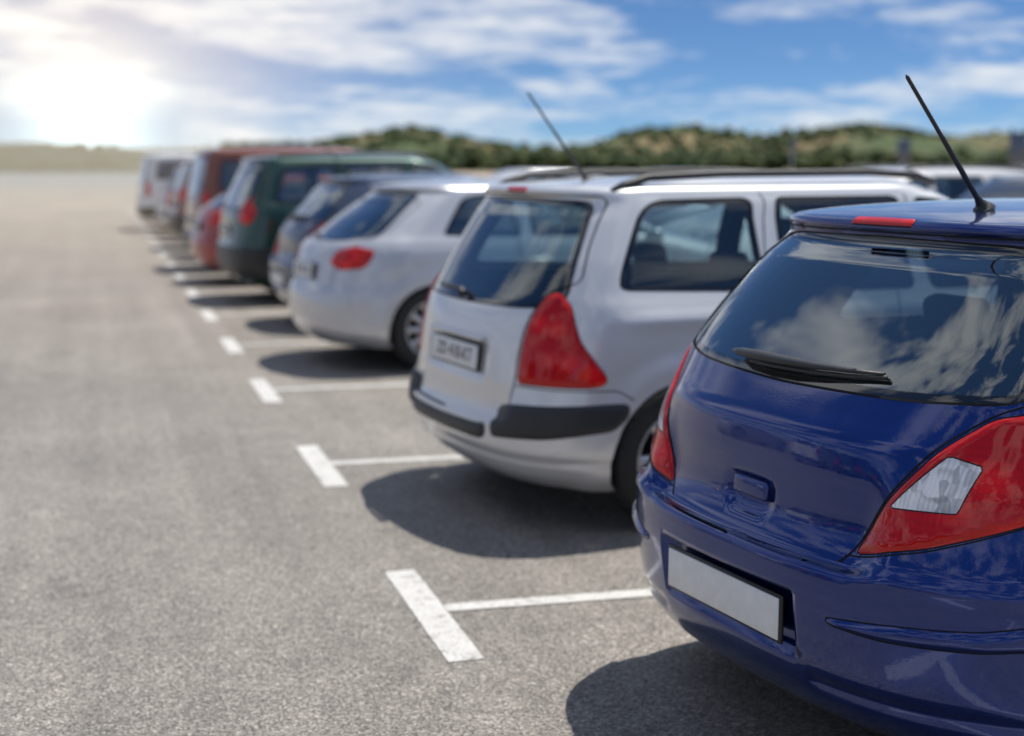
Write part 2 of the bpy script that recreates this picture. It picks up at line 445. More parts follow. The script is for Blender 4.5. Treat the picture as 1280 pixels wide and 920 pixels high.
def make_model(md):
    t=time.time(); B,parts=build_body(md); L=md['L']
    P=[(n,m,Matrix.Identity(4)) for n,m in parts]
    R=md['R']; W=md.get('W',.195); hw=max(s_[2] for s_ in md['st'])
    wm=wheel_mesh(R,W,md.get('spokes',5))
    yo=hw-.035-W/2
    for i,ax in enumerate((md['axr'],md['axf'])):
        for sg in (1,-1):
            P.append((f'wheel_{"rear" if i==0 else "front"}_{"left" if sg>0 else "right"}',wm,T(ax,yo*sg,R,rz=0 if sg>0 else math.pi)))
            vs=[];fs=[];n=20;rr=R+.06
            for k in range(n+1):
                a=math.pi*(-.08+1.16*k/n)
                for y in (yo-.22,hw-.10): vs.append((ax+rr*math.cos(a),y*sg,R+rr*math.sin(a)))
            for k in range(n): fs.append((2*k,2*k+1,2*k+3,2*k+2))
            c=len(vs); vs.append((ax,(yo-.22)*sg,R))
            for k in range(n): fs.append((2*k,2*k+2,c))
            P.append(('wheel_well',mk_mesh('wheel_well',vs,fs,[M['dark']]),Matrix.Identity(4)))
    I=Matrix.Identity(4)
    P.append(('floor_pan',rbox('floor_pan',(L-.5,1.16,.10),.02,M['dark']),T(L/2,0,.27)))
    P.append(('sills',rbox('sills',(md['axf']-md['axr']-2*R-.16,hw*2-.12,.06),.02,M['dark']),T((md['axf']+md['axr'])/2,0,.24)))
    P.append(('rear_apron',rbox('rear_apron',(.06,1.2,.16),.02,M['dark']),T(.30,0,.28)))
    P.append(('silencer',rbox('silencer',(.22,.5,.13),.05,M['dark']),T(.42,-.15,.26)))
    P.append(('tailpipe',tube('tailpipe',[(.5,-.42,.24),(.3,-.42,.245),(.20,-.42,.24)],[.022]*3,M['alloy']),I))
    zs=md.get('seatz',.52); xb=md.get('xback',1.15); ht=md['H']
    for y in (.37,-.37):
        P.append(('rear_seat',rbox('rear_seat',(.14,.58,.58),.05,M['seat'],3,(.9,.9)),T(xb,y,zs+.22,ry=-.30)))
        P.append(('rear_headrest',rbox('rear_headrest',(.09,.25,.14),.035,M['seat']),T(xb-.12,y,zs+.56,ry=-.2)))
        P.append(('front_seat',rbox('front_seat',(.15,.50,.66),.055,M['seat'],3,(.9,.85)),T(xb+.95,y,zs+.24,ry=-.30)))
        P.append(('front_headrest',rbox('front_headrest',(.09,.26,.17),.035,M['seat']),T(xb+.79,y,zs+.66,ry=-.2)))
        P.append(('seat_base',rbox('seat_base',(.5,.52,.16),.05,M['seat']),T(xb+1.25,y,zs-.1)))
    P.append(('rear_bench',rbox('rear_bench',(.5,1.25,.16),.05,M['seat']),T(xb+.28,0,zs-.08)))
    P.append(('parcel_shelf',rbox('parcel_shelf',(xb-.42,1.15,.03),.01,M['lining']),T((xb+.25)/2-.0,0,md.get('shelfz',.90))))
    P.append(('dashboard',rbox('dashboard',(.5,1.35,.26),.09,M['lining']),T(md['axf']-.72,0,.84)))
    ring=[]
    for k in range(25):
        a=2*math.pi*k/24; ring.append((0+.0,.18*math.cos(a),.18*math.sin(a)))
    P.append(('steering_wheel',tube('steering_wheel',ring,[.015]*25,M['plastic'],8,None,Vector((1,0,0))),T(md['axf']-1.08,.37,.92,ry=-.35)))
    P.append(('rear_view_mirror',rbox('rear_view_mirror',(.03,.22,.06),.012,M['plastic']),T(md['axf']-1.25+md.get('mirx',0),0,ht-.20)))
    for sg in (1,-1):
        P.append(('door_mirror',rbox('door_mirror',(.10,.20,.14),.04,M['paint']),T(md['axf']-.78,sg*(hw+.06),1.0)))
    pz=md['platez']; xs=float(B.full(np.array([0.]),np.array([B.q_of_z(pz)]))[0][0][0])+md.get('platedx',-.012)
    tl=md.get('platetilt',0)
    P.append(('plate_frame',rbox('plate_frame',(.010,.535,.125),.004,M['platefr'],2),T(xs+.002,0,pz,ry=tl)))
    P.append(('licence_plate',rbox('licence_plate',(.006,.515,.108),.0025,M['plate'],2),T(xs-.0045,0,pz,ry=tl)))
    if md.get('platetext'):
        cu=bpy.data.curves.new('plate_text','FONT'); cu.body=md['platetext']; cu.size=.086; cu.align_x='CENTER'; cu.align_y='CENTER'; cu.extrude=.0005; cu.offset=.0
        cu.materials.append(M['ink'])
        P.append(('plate_text',cu,Matrix.Translation((xs-.0088,0,pz))@Matrix.Rotation(tl,4,'Y')@Matrix(((0,0,-1,0),(-1,0,0,0),(0,1,0,0),(0,0,0,1)))))
    wp=md.get('wiper')
    if wp:
        pts=[];
        for y,z,o in wp['pts']:
            sq=B.pt('y',y,z); uq=B.s2u([sq]); p,_=B.full(uq[:,0],uq[:,1],o); pts.append(tuple(p[0]))
        P.append(('rear_wiper',tube('rear_wiper',pts,wp['r'],M['plastic'],14,.6),I))
        bl=[];
        for y,z in wp['blade']:
            sq=B.pt('y',y,z); uq=B.s2u([sq]); p,_=B.full(uq[:,0],uq[:,1],.008); bl.append(tuple(p[0]))
        P.append(('wiper_blade',tube('wiper_blade',bl,[.006]*len(bl),M['plastic'],8),I))
    if md.get('handle'):
        y,z,sy,sz=md['handle']
        uq=B.s2u([B.pt('y',y,z)]); p,_=B.full(uq[:,0],uq[:,1],.0)
        P.append(('tailgate_handle',rbox('tailgate_handle',(.030,sy,sz),.011,M[md.get('handlemat','paint')],4),T(p[0][0]-.002,y,z,ry=.10)))
    for xh in md.get('doorhandles',[]):
        for sg in(1,-1):
            uq=B.s2u([B.pt('x',xh,.84)]); p,_=B.full(uq[:,0],uq[:,1],.015)
            P.append(('door_handle',rbox('door_handle',(.19,.025,.03),.01,M['paint']),T(p[0][0],p[0][1]*sg,.84)))
    if md.get('rails'):
        x0,x1,y,z=md['rails']
        for sg in(1,-1):
            P.append(('roof_rail',tube('roof_rail',[(x0-.06,y*sg,z-.035),(x0,y*sg,z-.005),(x0+.12,y*sg,z+.03),(x0+.5,y*sg*.99,z+.045),(x1-.4,y*sg*.98,z+.05),(x1-.1,y*sg*.97,z+.035),(x1,y*sg*.97,z)],[.02,.022,.018,.017,.017,.018,.02],M['plastic'],12),I))
    if md.get('antenna'):
        (a,b)=md['antenna']
        a=Vector(a);b=Vector(b); d=b-a
        P.append(('antenna',tube('antenna',[a-Vector((0,0,.02)),a+Vector((0,0,.006)),a+d*.03,a+d*.06,a+d*.10,a+d*.55,a+d*.56,a+d*.98,b],[.034,.030,.020,.012,.0078,.0068,.0058,.0052,.001],M['plastic'],12),I))
    print('model',md['name'],round(time.time()-t,1),'s')
    return P

def place(P,name,loc,rotdeg,paintm):
    e=bpy.data.objects.new(name,None); scene.collection.objects.link(e)
    e.location=(loc[0],loc[1],.004); e.rotation_euler=(0,0,rotdeg*D2R); e.empty_display_size=.2
    for n,me,mx in P:
        o=bpy.data.objects.new(n,me); scene.collection.objects.link(o); o.parent=e; o.matrix_local=mx
        if paintm is not None:
            for i,sl in enumerate(o.material_slots):
                if sl.material==M['paint']: sl.link='OBJECT'; sl.material=paintm
    return e

# ------------------------------------------------------------------ blue hatchback
def archflare(axr,axf,R,k=.014):
    def f(p):
        x,y,z=p[...,0],p[...,1],p[...,2]; d=0
        for ax in(axr,axf):
            r=np.sqrt((x-ax)**2+(z-.31)**2); d=d+k*(1-sstep(r,R+.05,R+.16))
        return d*sstep(np.abs(y),.6,.75)
    return f
fl0=archflare(.70,3.2,.33)
def disp_blue(p):
    x,y,z=p[...,0],p[...,1],p[...,2]; ay=np.abs(y); rear=1-sstep(x,.6,.9)
    d=fl0(p)
    band=sstep(z,.622,.668)*(1-sstep(z,.68,.93))
    d=d-.048*band*(1-sstep(ay,.42,.54))*rear
    d=d-.034*(1-sstep(ay,.290,.308))*sstep(z,.385,.402)*(1-sstep(z,.545,.560))*rear
    e=((y/.115)**4+((z-.745)/.048)**4)**.25
    d=d-.014*(1-sstep(e,.72,1.05))*rear
    d=d+.006*np.exp(-((z-.93)/.035)**2)*rear*(1-sstep(ay,.45,.65))
    d=d-.010*np.exp(-((z-.335)/.020)**2)*rear*sstep(ay,.31,.36)
    d=d+.010*np.exp(-((z-.640)/.022)**2)*rear*sstep(ay,.44,.56)
    return d
blue=dict(name='blue',L=4.0,H=1.49,R=.305,W=.19,axr=.70,axf=3.2,ds=.009,grid=.019,taper=.03,disp=disp_blue,
 st=[#z,xr,w,La,n,xf,Lf
 (.20,.17,.78,.50,2.7,3.80,.8),
 (.25,.09,.825,.52,2.7,3.88,.8),
 (.33,.035,.852,.55,2.65,3.95,.8),
 (.45,.010,.866,.56,2.6,4.0,.8),
 (.56,.0,.872,.57,2.6,3.99,.8),
 (.63,.006,.872,.58,2.6,3.96,.8),
 (.675,.030,.870,.58,2.6,3.92,.8),
 (.74,.058,.868,.58,2.6,3.85,.8),
 (.85,.088,.862,.58,2.6,3.55,.8),
 (.95,.130,.850,.57,2.55,3.15,.8),
 (1.02,.180,.828,.50,2.6,2.98,.7),
 (1.06,.215,.808,.44,2.7,2.88,.7),
 (1.20,.340,.752,.36,2.8,2.62,.6),
 (1.32,.450,.702,.33,2.8,2.40,.5),
 (1.395,.522,.666,.32,2.8,2.24,.45),
 (1.412,.510,.657,.33,2.8,2.20,.45),
 (1.425,.500,.652,.34,2.8,2.17,.45),
 (1.440,.508,.642,.35,2.8,2.12,.42),
 (1.452,.56,.612,.35,2.7,2.06,.4),
 (1.466,.70,.557,.33,2.5,1.98,.35),
 (1.478,.90,.470,.30,2.4,1.90,.30),
 (1.487,1.15,.330,.22,2.2,1.82,.22),
 (1.490,1.35,.12,.12,2.1,1.75,.12)],
 regions=[
  ('glass','center',[('y',0,1.398),('y',.46,1.392),('y',.565,1.372),('y',.63,1.22),('y',.69,1.075),('y',.665,1.052),('y',.45,1.036),('y',0,1.026)],.06),
  ('light','side',[('y',.42,.688),('y',.49,.81),('y',.575,.945),('y',.645,1.02),('y',.73,1.045),('x',.42,1.05),('x',.60,1.02),('x',.55,.90),('x',.42,.83),('y',.76,.80),('y',.60,.722),('y',.50,.695)],.022),
  ('lens','side',[('y',.504,.800),('y',.646,.808),('y',.664,.914),('y',.594,.930),('y',.553,.873)],.006),
  ('red3','center',[('y',0,1.447),('y',.115,1.446),('y',.125,1.428),('y',0,1.427)],.005),
  ('rubstrip','side',[('y',.40,.520),('y',.60,.545),('y',.74,.560),('x',.36,.590),('x',.40,.535),('y',.74,.512),('y',.55,.500),('y',.42,.505)],.02),
  ('hole','side',arch(.70,.345),.03),('hole','side',arch(3.2,.345),.03),
  ('glass','side',[('x',.95,1.05),('x',1.75,1.04),('x',1.72,1.38),('x',1.15,1.375)],.08),
  ('glass','side',[('x',1.85,1.04),('x',2.62,1.04),('x',2.35,1.25),('x',2.08,1.38),('x',1.82,1.38)],.05),
  ],
 aux=[(-.308,.308,.385,.560),(-.290,.290,.402,.545),(-.12,.12,.70,.795),(-.55,.55,.622,.668)],
 seams=[('center',[('y',0,.642),('y',.30,.646),('y',.385,.662),('y',.41,.685),('y',.485,.815),('y',.568,.952),('y',.645,1.03),('y',.715,1.07),('y',.66,1.24),('y',.60,1.41)],.03,.006),
   ('side',[('y',.41,.682),('y',.50,.688),('y',.60,.715),('y',.76,.795),('x',.42,.825),('x',.50,.80),('x',.52,.66),('x',.45,.50)],.03,.004),
   ('side',[('x',1.80,1.4),('x',1.80,.35),('x',2.85,.33),('x',2.9,.8),('x',2.75,1.0)],.06,.005)],
 platez=.472,platedx=-.024,seatz=.55,xback=1.25,shelfz=.93,
 wiper=dict(pts=[(.245,1.062,.022),(.20,1.060,.026),(.10,1.060,.028),(0,1.061,.027),(-.12,1.065,.023),(-.25,1.072,.017),(-.345,1.079,.012)],r=[.007,.019,.024,.022,.016,.011,.006],
   blade=[(.16,1.052),(.05,1.052),(-.1,1.056),(-.25,1.064),(-.355,1.073)]),
 handle=(0,.745,.15,.052),antenna=((.74,-.13,1.470),(.42,-.17,1.815)),doorhandles=[1.95])

# ------------------------------------------------------------------ silver estate
flw=archflare(.78,3.5,.34)
def disp_wag(p):
    x,y,z=p[...,0],p[...,1],p[...,2]; ay=np.abs(y); rear=1-sstep(x,.6,.9)
    d=flw(p)
    d=d-.022*(1-sstep(ay,.31,.335))*sstep(z,.645,.662)*(1-sstep(z,.80,.815))*rear
    d=d-.035*sstep(z,.470,.500)*(1-sstep(z,.52,.66))*(1-sstep(ay,.48,.58))*rear
    d=d-.008*np.exp(-((z-.33)/.018)**2)*rear
    d=d+.010*np.exp(-((z-.93)/.035)**2)*sstep(x,.35,.7)
    return d
wagon=dict(name='wagon',L=4.42,H=1.54,R=.315,W=.195,axr=.78,axf=3.5,ds=.014,grid=.028,taper=.03,disp=disp_wag,glassmat='glass_light',
 st=[(.20,.15,.80,.50,2.9,4.25,.8),(.26,.07,.85,.5,2.9,4.33,.8),(.34,.02,.872,.5,2.9,4.40,.8),(.41,.0,.88,.5,2.8,4.42,.8),
 (.47,.002,.882,.5,2.8,4.41,.8),(.52,.014,.882,.5,2.8,4.39,.8),(.58,.035,.882,.5,2.8,4.36,.8),(.65,.052,.880,.5,2.8,4.30,.8),(.76,.068,.878,.5,2.8,4.15,.8),(.90,.095,.868,.5,2.8,3.75,.8),
 (.98,.128,.848,.46,2.8,3.42,.7),(1.04,.165,.822,.42,2.9,3.28,.7),(1.20,.265,.765,.34,3.0,3.0,.6),(1.35,.355,.712,.31,3.0,2.72,.5),
 (1.435,.405,.678,.30,3.0,2.55,.45),(1.452,.392,.668,.31,3.0,2.50,.45),(1.468,.385,.660,.32,2.9,2.46,.45),(1.485,.41,.642,.33,2.8,2.42,.4),(1.50,.52,.600,.32,2.7,2.36,.4),
 (1.52,.80,.520,.3,2.5,2.28,.35),(1.532,1.10,.38,.25,2.3,2.22,.3),(1.538,1.4,.15,.15,2.1,2.1,.15)],
 regions=[
  ('glass','center',[('y',0,1.438),('y',.52,1.430),('y',.585,1.41),('y',.66,1.18),('y',.705,1.02),('y',.66,.985),('y',.45,.972),('y',0,.965)],.05),
  ('light','side',[('y',.570,.655),('y',.570,.80),('y',.585,.95),('y',.62,1.04),('y',.665,1.05),('y',.735,.99),('x',.31,.846),('x',.405,.705),('x',.405,.668),('x',.34,.655)],.03),
  ('plastic','side',[('y',.47,.415),('y',.46,.545),('y',.49,.560),('y',.72,.572),('x',.40,.585),('x',.50,.585),('x',.50,.53),('x',.43,.475),('y',.74,.435)],.03),
  ('plastic','center',[('y',0,.452),('y',.38,.458),('y',.43,.470),('y',.43,.405),('y',.38,.392),('y',0,.388)],.025),
  ('red3','center',[('y',0,1.482),('y',.10,1.481),('y',.105,1.462),('y',0,1.461)],.004),
  ('hole','side',arch(.78,.355),.03),('hole','side',arch(3.5,.355),.03),
  ('glass','side',[('x',.50,1.06),('x',.50,1.10),('x',.66,1.40),('x',.74,1.432),('x',1.22,1.44),('x',1.24,1.03)],.06),
  ('glass','side',[('x',1.34,1.025),('x',1.35,1.44),('x',2.05,1.44),('x',2.06,1.015)],.05),
  ('glass','side',[('x',2.16,1.01),('x',2.15,1.435),('x',2.35,1.42),('x',2.70,1.23),('x',3.0,1.01)],.05),
  ],
 aux=[(-.34,.34,.645,.815),(-.31,.31,.662,.80),(-.53,.53,.47,.50)],
 seams=[('center',[('y',0,.482),('y',.46,.487),('y',.54,.52),('y',.556,.65),('y',.558,.80),('y',.574,.95),('y',.628,1.06),('y',.72,1.09),('y',.67,1.24),('y',.61,1.45)],.04,.008),
  ('side',[('y',.565,.645),('y',.78,.642),('x',.45,.642),('x',.52,.60)],.02,.005),
  ('side',[('x',1.28,1.46),('x',1.28,.80),('x',1.15,.62),('x',1.2,.33),('x',2.1,.32),('x',2.1,1.45)],.05,.006),
  ('side',[('x',2.12,.33),('x',3.12,.33),('x',3.15,.8),('x',3.05,1.0)],.05,.006)],
 platez=.728,platedx=-.012,platetilt=.10,platetext='ZD 418-KT',seatz=.55,xback=1.45,shelfz=.86,spokes=7,
 wiper=dict(pts=[(0,.975,.02),(.02,1.0,.03),(.2,1.01,.022),(.36,1.015,.014)],r=[.02,.014,.009,.005],blade=[(.38,1.005),(.0,1.0)]),
 handle=(0,.818,.62,.022),rails=(.62,2.35,.60,1.50),antenna=((.76,0,1.508),(.44,0,1.92)),doorhandles=[1.45,2.3])

# ------------------------------------------------------------------ generic others
def scaled(name,stt,L,axr,axf,R,H,glassr,light,extra,sideg,seams,plz,**k):
    d=dict(name=name,L=L,H=H,R=R,axr=axr,axf=axf,ds=.03,grid=.05,taper=.03,disp=archflare(axr,axf,R+.03),st=stt,
      regions=[('glass','center',glassr,.06),('light','side',light,.04)]+extra+[('hole','side',arch(axr,R+.04),.03),('hole','side',arch(axf,R+.04),.03)]+[('glass','side',g,.06) for g in sideg],
      seams=seams,platez=plz)
    d.update(k); return d
hatch=scaled('hatch',[(.20,.16,.80,.5,2.5,4.15,.8),(.27,.07,.85,.5,2.5,4.28,.8),(.36,.02,.872,.55,2.4,4.36,.8),(.50,.0,.878,.6,2.4,4.38,.8),(.60,.015,.878,.6,2.4,4.34,.8),
 (.68,.06,.876,.6,2.4,4.25,.8),(.80,.085,.872,.6,2.4,4.0,.8),(.92,.12,.858,.6,2.4,3.6,.8),(.99,.17,.83,.58,2.4,3.3,.7),(1.04,.25,.80,.55,2.4,3.12,.7),(1.18,.44,.735,.5,2.4,2.85,.6),(1.30,.62,.68,.45,2.4,2.6,.5),(1.37,.73,.645,.42,2.5,2.45,.45),
 (1.385,.70,.635,.42,2.5,2.42,.45),(1.40,.70,.62,.42,2.5,2.38,.4),(1.415,.76,.59,.4,2.5,2.32,.4),(1.435,.95,.52,.35,2.4,2.25,.35),(1.45,1.25,.38,.25,2.3,2.15,.3),(1.455,1.5,.15,.12,2.1,2.0,.15)],
 4.38,.85,3.5,.325,1.455,
 [('y',0,1.372),('y',.50,1.362),('y',.56,1.33),('y',.66,1.10),('y',.68,1.03),('y',.45,1.0),('y',0,.995)],
 [('y',.44,.835),('y',.49,.925),('y',.64,.965),('x',.28,.97),('x',.42,.935),('x',.38,.86),('y',.74,.80),('y',.56,.785)],[
 ],
 [[('x',.95,1.04),('x',1.18,1.33),('x',1.55,1.375),('x',1.60,1.02)],[('x',1.70,1.02),('x',1.67,1.38),('x',2.1,1.385),('x',2.55,1.22),('x',2.85,1.02)]],
 [('center',[('y',0,.66),('y',.5,.68),('y',.53,.84),('y',.62,.97),('y',.70,1.05),('y',.62,1.30)],.05,.008),('side',[('x',1.65,1.4),('x',1.62,.8),('x',1.3,.45),('x',1.3,.32),('x',2.9,.32),('x',3.0,.9)],.06,.007)],
 .76,platetext='ZD 702-HG',platetilt=.12,xback=1.45,shelfz=.92,doorhandles=[1.75],spokes=10,wiper=dict(pts=[(0,1.01,.02),(.15,1.03,.022),(.33,1.04,.014)],r=[.016,.010,.005],blade=[(.36,1.03),(.0,1.02)]))
suv=scaled('suv',[(.26,.14,.82,.4,3,4.1,.7),(.34,.04,.86,.4,3,4.2,.7),(.45,.0,.878,.4,3,4.25,.7),(.62,.0,.88,.4,3,4.25,.7),(.70,.03,.88,.4,3,4.22,.7),(.85,.05,.876,.4,3,4.1,.7),(1.0,.065,.868,.4,3,3.7,.7),(1.08,.085,.85,.4,3,3.3,.7),
 (1.16,.12,.82,.38,3,3.15,.6),(1.35,.20,.765,.36,3,2.9,.5),(1.52,.28,.715,.34,3,2.65,.45),(1.60,.32,.685,.32,3,2.5,.4),(1.62,.30,.67,.32,3,2.45,.4),(1.645,.33,.64,.32,3,2.4,.4),(1.665,.50,.58,.3,2.8,2.3,.35),(1.685,.9,.48,.25,2.5,2.2,.3),(1.695,1.4,.15,.15,2.2,2.0,.15)],
 4.25,.82,3.42,.35,1.70,
 [('y',0,1.59),('y',.54,1.58),('y',.60,1.55),('y',.66,1.15),('y',.64,1.08),('y',0,1.05)],
 [('y',.56,.95),('y',.565,1.10),('y',.62,1.20),('y',.74,1.22),('x',.22,1.18),('x',.26,1.05),('x',.22,.94),('y',.68,.90)],
 [('plastic','center',[('y',0,.64),('y',.80,.645),('x',.45,.65),('x',.45,.32),('y',.78,.32),('y',0,.32)],.03)],
 [[('x',.45,1.15),('x',.60,1.52),('x',1.20,1.585),('x',1.22,1.12)],[('x',1.32,1.12),('x',1.33,1.59),('x',2.0,1.59),('x',2.02,1.10)],[('x',2.10,1.10),('x',2.10,1.59),('x',2.35,1.57),('x',2.65,1.38),('x',2.92,1.10)]],
 [('center',[('y',0,.67),('y',.53,.68),('y',.55,.9),('y',.59,1.18),('y',.69,1.25),('y',.64,1.5)],.05,.009),('side',[('x',1.27,1.6),('x',1.25,.7),('x',1.3,.38),('x',2.06,.38),('x',2.06,1.6)],.05,.008)],
 .82,platetext='ZD 95-BC',xback=1.4,seatz=.68,shelfz=1.0,rails=(.6,2.35,.58,1.66),doorhandles=[1.45,2.25],wiper=dict(pts=[(0,1.08,.02),(.15,1.10,.022),(.36,1.11,.014)],r=[.016,.010,.005],blade=[(.38,1.10),(.0,1.09)]))
van=scaled('van',[(.24,.12,.86,.3,3.4,4.2,.7),(.34,.03,.89,.3,3.4,4.33,.7),(.50,.0,.90,.3,3.4,4.38,.7),(.62,.02,.90,.3,3.4,4.36,.7),(.85,.04,.90,.3,3.4,4.2,.7),(1.0,.05,.893,.3,3.4,3.9,.7),(1.1,.065,.88,.3,3.4,3.55,.7),
 (1.2,.085,.86,.3,3.4,3.4,.6),(1.45,.14,.82,.28,3.4,3.1,.5),(1.68,.20,.78,.26,3.4,2.8,.45),(1.76,.23,.75,.25,3.2,2.65,.4),(1.79,.30,.70,.25,3,2.55,.4),(1.81,.55,.60,.25,2.8,2.4,.35),(1.825,1.0,.4,.22,2.5,2.2,.3),(1.83,1.5,.15,.12,2.2,2.0,.15)],
 4.38,.80,3.5,.32,1.83,
 [('y',0,1.68),('y',.60,1.67),('y',.66,1.62),('y',.70,1.20),('y',.66,1.12),('y',0,1.12)],
 [('y',.74,.80),('y',.75,1.15),('x',.14,1.18),('x',.24,1.15),('x',.24,.82)],
 [('plastic','center',[('y',0,.56),('y',.80,.56),('x',.35,.56),('x',.35,.34),('y',.78,.34),('y',0,.34)],.03)],
 [[('x',.35,1.2),('x',.42,1.62),('x',1.2,1.66),('x',1.2,1.16)],[('x',1.32,1.16),('x',1.32,1.67),('x',2.1,1.67),('x',2.1,1.14)],[('x',2.2,1.13),('x',2.2,1.66),('x',2.5,1.64),('x',2.8,1.42),('x',3.1,1.13)]],
 [('center',[('y',0,.60),('y',.70,.61),('y',.72,1.0),('y',.70,1.7)],.05,.009),('side',[('x',1.26,1.7),('x',1.26,.4),('x',2.15,.4),('x',2.15,1.7)],.05,.008)],
 .74,platetext='ZD 331-FN',xback=1.5,seatz=.72,shelfz=1.0,doorhandles=[1.5,2.3])
for md,(z0,z1,L_) in ((hatch,(.62,.76,4.3)),(suv,(.78,.96,4.2)),(van,(.72,.92,4.3))):
    md['regions'].append(('headlamp','side',[('x',L_-.45,z0+.04),('x',L_-.42,z1),('x',L_-.22,z1-.02),('x',L_-.12,z0)],.03))

PB=make_model(blue); PW=make_model(wagon); PH=make_model(hatch); PS=make_model(suv); PV=make_model(van)
print('models',round(time.time()-T0,1))

place(PB,'parked_car',(1.53,3.25),8.6,None)
place(PW,'parked_car',(1.50,6.20),8.6,M['silver'])
place(PH,'parked_car',(1.49,11.05),7.5,M['silver2'])
place(PB,'parked_car',(1.66,13.75),6,M['greyblue'])
place(PS,'parked_car',(1.38,16.5),5,M['green'])
row=[(PH,1.20,19.1,4,'red'),(PV,1.30,21.6,4,'brown'),(PW,1.4,24.2,3,'black'),(PS,1.3,26.7,3,'brown'),(PH,1.4,29.3,3,'red'),(PW,1.3,31.8,2,'silver'),(PV,.95,34.6,3,'white'),(PH,1.5,37.4,2,'white'),(PS,1.4,40,2,'black'),(PW,1.5,42.6,2,'silver'),(PH,1.4,45.1,2,'greyblue')]
for P,x,y,r,c in row: place(P,'parked_van' if P is PV else 'parked_car',(x,y),r,M[c])
r2=[(PH,'white',4.4),(PW,'silver',7.0),(PH,'white',9.5),(PB,'black',12.1),(PW,'white',14.6),(PH,'silver2',17.2),(PH,'greyblue',19.8),(PB,'silver',22.4),(PH,'white',25),(PH,'silver',30)]
for P,c,y in r2: place(P,'parked_car',(11.0+random.uniform(-.15,.15),y),188+random.uniform(-2,2),M[c])
r3=[(PW,'white',11),(PH,'silver',13.6),(PH,'white',16.2),(PH,'red',21.3),(PW,'silver',24),(PB,'greyblue',29)]
for P,c,y in r3: place(P,'parked_car',(17.5,y),random.uniform(2,6),M[c])
r4=[(PW,'silver',-4.6),(PH,'red',-2.0),(PS,'black',.6),(PH,'white',3.2),(PW,'greyblue',5.8),(PV,'white',8.4),(PH,'silver2',13.5)]
for P,c,y in r4: place(P,'parked_van' if P is PV else 'parked_car',(-6.2,y),183,M[c])

# ------------------------------------------------------------------ ground
def sheet(name,x0,x1,y0,y1,z,mat):
    me=mk_mesh(name,[(x0,y0,z),(x1,y0,z),(x1,y1,z),(x0,y1,z)],[(0,1,2,3)],[mat],smooth=False)
    o=bpy.data.objects.new(name,me); scene.collection.objects.link(o); return o
m,nt,b=newmat('dry_field'); tc=N(nt,'ShaderNodeTexCoord').outputs['Object']
c=mixc(nt,ramp(nt,noise(nt,tc,.05,8,.6),[(.4,0),(.6,1)]),(.30,.25,.15),(.12,.13,.06)); nt.links.new(c,b.inputs['Base Color']); b.inputs['Roughness'].default_value=.95
sheet('ground',-3000,3000,-3000,3000,0,m)
def asphalt_nodes(nt,b):
    tc=N(nt,'ShaderNodeTexCoord').outputs['Object']
    agg=N(nt,'ShaderNodeTexVoronoi'); agg.inputs['Scale'].default_value=130; nt.links.new(tc,agg.inputs['Vector'])
    sepc=N(nt,'ShaderNodeSeparateColor'); nt.links.new(agg.outputs['Color'],sepc.inputs[0])
    stone=ramp(nt,sepc.outputs[0],[(.0,.36),(.45,.84),(.85,1.14),(1.,1.8)])
    fine=ramp(nt,noise(nt,tc,65,6,.75),[(.3,.62),(.7,1.36)])
    big=ramp(nt,noise(nt,tc,.55,7,.62),[(.3,.80),(.7,1.16)])
    mid=ramp(nt,noise(nt,tc,5,6,.65),[(.3,.90),(.7,1.09)])
    streak=ramp(nt,noise(nt,mapping(nt,tc,(3.2,.10,1)),1,5,.6),[(.3,.80),(.7,1.17)])
    stain=ramp(nt,noise(nt,tc,1.6,3,.5),[(.24,.65),(.33,1.0)])
    f=mathn(nt,'MULTIPLY',mathn(nt,'MULTIPLY',stone,fine),mathn(nt,'MULTIPLY',big,streak)); f=mathn(nt,'MULTIPLY',f,mathn(nt,'MULTIPLY',stain,mid))
    cl=N(nt,'ShaderNodeVectorMath'); cl.operation='SCALE'; cl.inputs[0].default_value=(.275,.250,.220); nt.links.new(f,cl.inputs['Scale'])
    sp=N(nt,'ShaderNodeSeparateXYZ'); nt.links.new(tc,sp.inputs[0])
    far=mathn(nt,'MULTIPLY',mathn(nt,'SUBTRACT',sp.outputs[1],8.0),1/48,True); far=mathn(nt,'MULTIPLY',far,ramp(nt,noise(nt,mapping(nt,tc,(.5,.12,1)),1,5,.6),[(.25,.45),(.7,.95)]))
    bloom_col=mixc(nt,far,cl.outputs[0],(.50,.385,.265))  # sun bloom painted into the asphalt colour, warmer and lighter with distance
    cr=N(nt,'ShaderNodeTexVoronoi'); cr.feature='DISTANCE_TO_EDGE'; cr.inputs['Scale'].default_value=.35
    dv=N(nt,'ShaderNodeVectorMath'); dv.operation='ADD'; nv=N(nt,'ShaderNodeTexNoise'); nv.inputs['Scale'].default_value=2.5; nv.inputs['Detail'].default_value=6
    nt.links.new(tc,nv.inputs['Vector']); nt.links.new(tc,dv.inputs[0]); nt.links.new(nv.outputs['Color'],dv.inputs[1]); nt.links.new(dv.outputs[0],cr.inputs['Vector'])
    crk=ramp(nt,cr.outputs['Distance'],[(.0,.30),(.0025,0)])
    col=mixc(nt,crk,bloom_col,(.06,.055,.05))
    bn=N(nt,'ShaderNodeBump'); bn.inputs['Strength'].default_value=.7; bn.inputs['Distance'].default_value=.004
    h=mathn(nt,'ADD',agg.outputs['Distance'],noise(nt,tc,60,6,.75)); nt.links.new(h,bn.inputs['Height'])
    return tc,col,bn.outputs[0]
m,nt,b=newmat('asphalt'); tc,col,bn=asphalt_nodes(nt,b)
nt.links.new(col,b.inputs['Base Color']); nt.links.new(bn,b.inputs['Normal']); b.inputs['Roughness'].default_value=.60
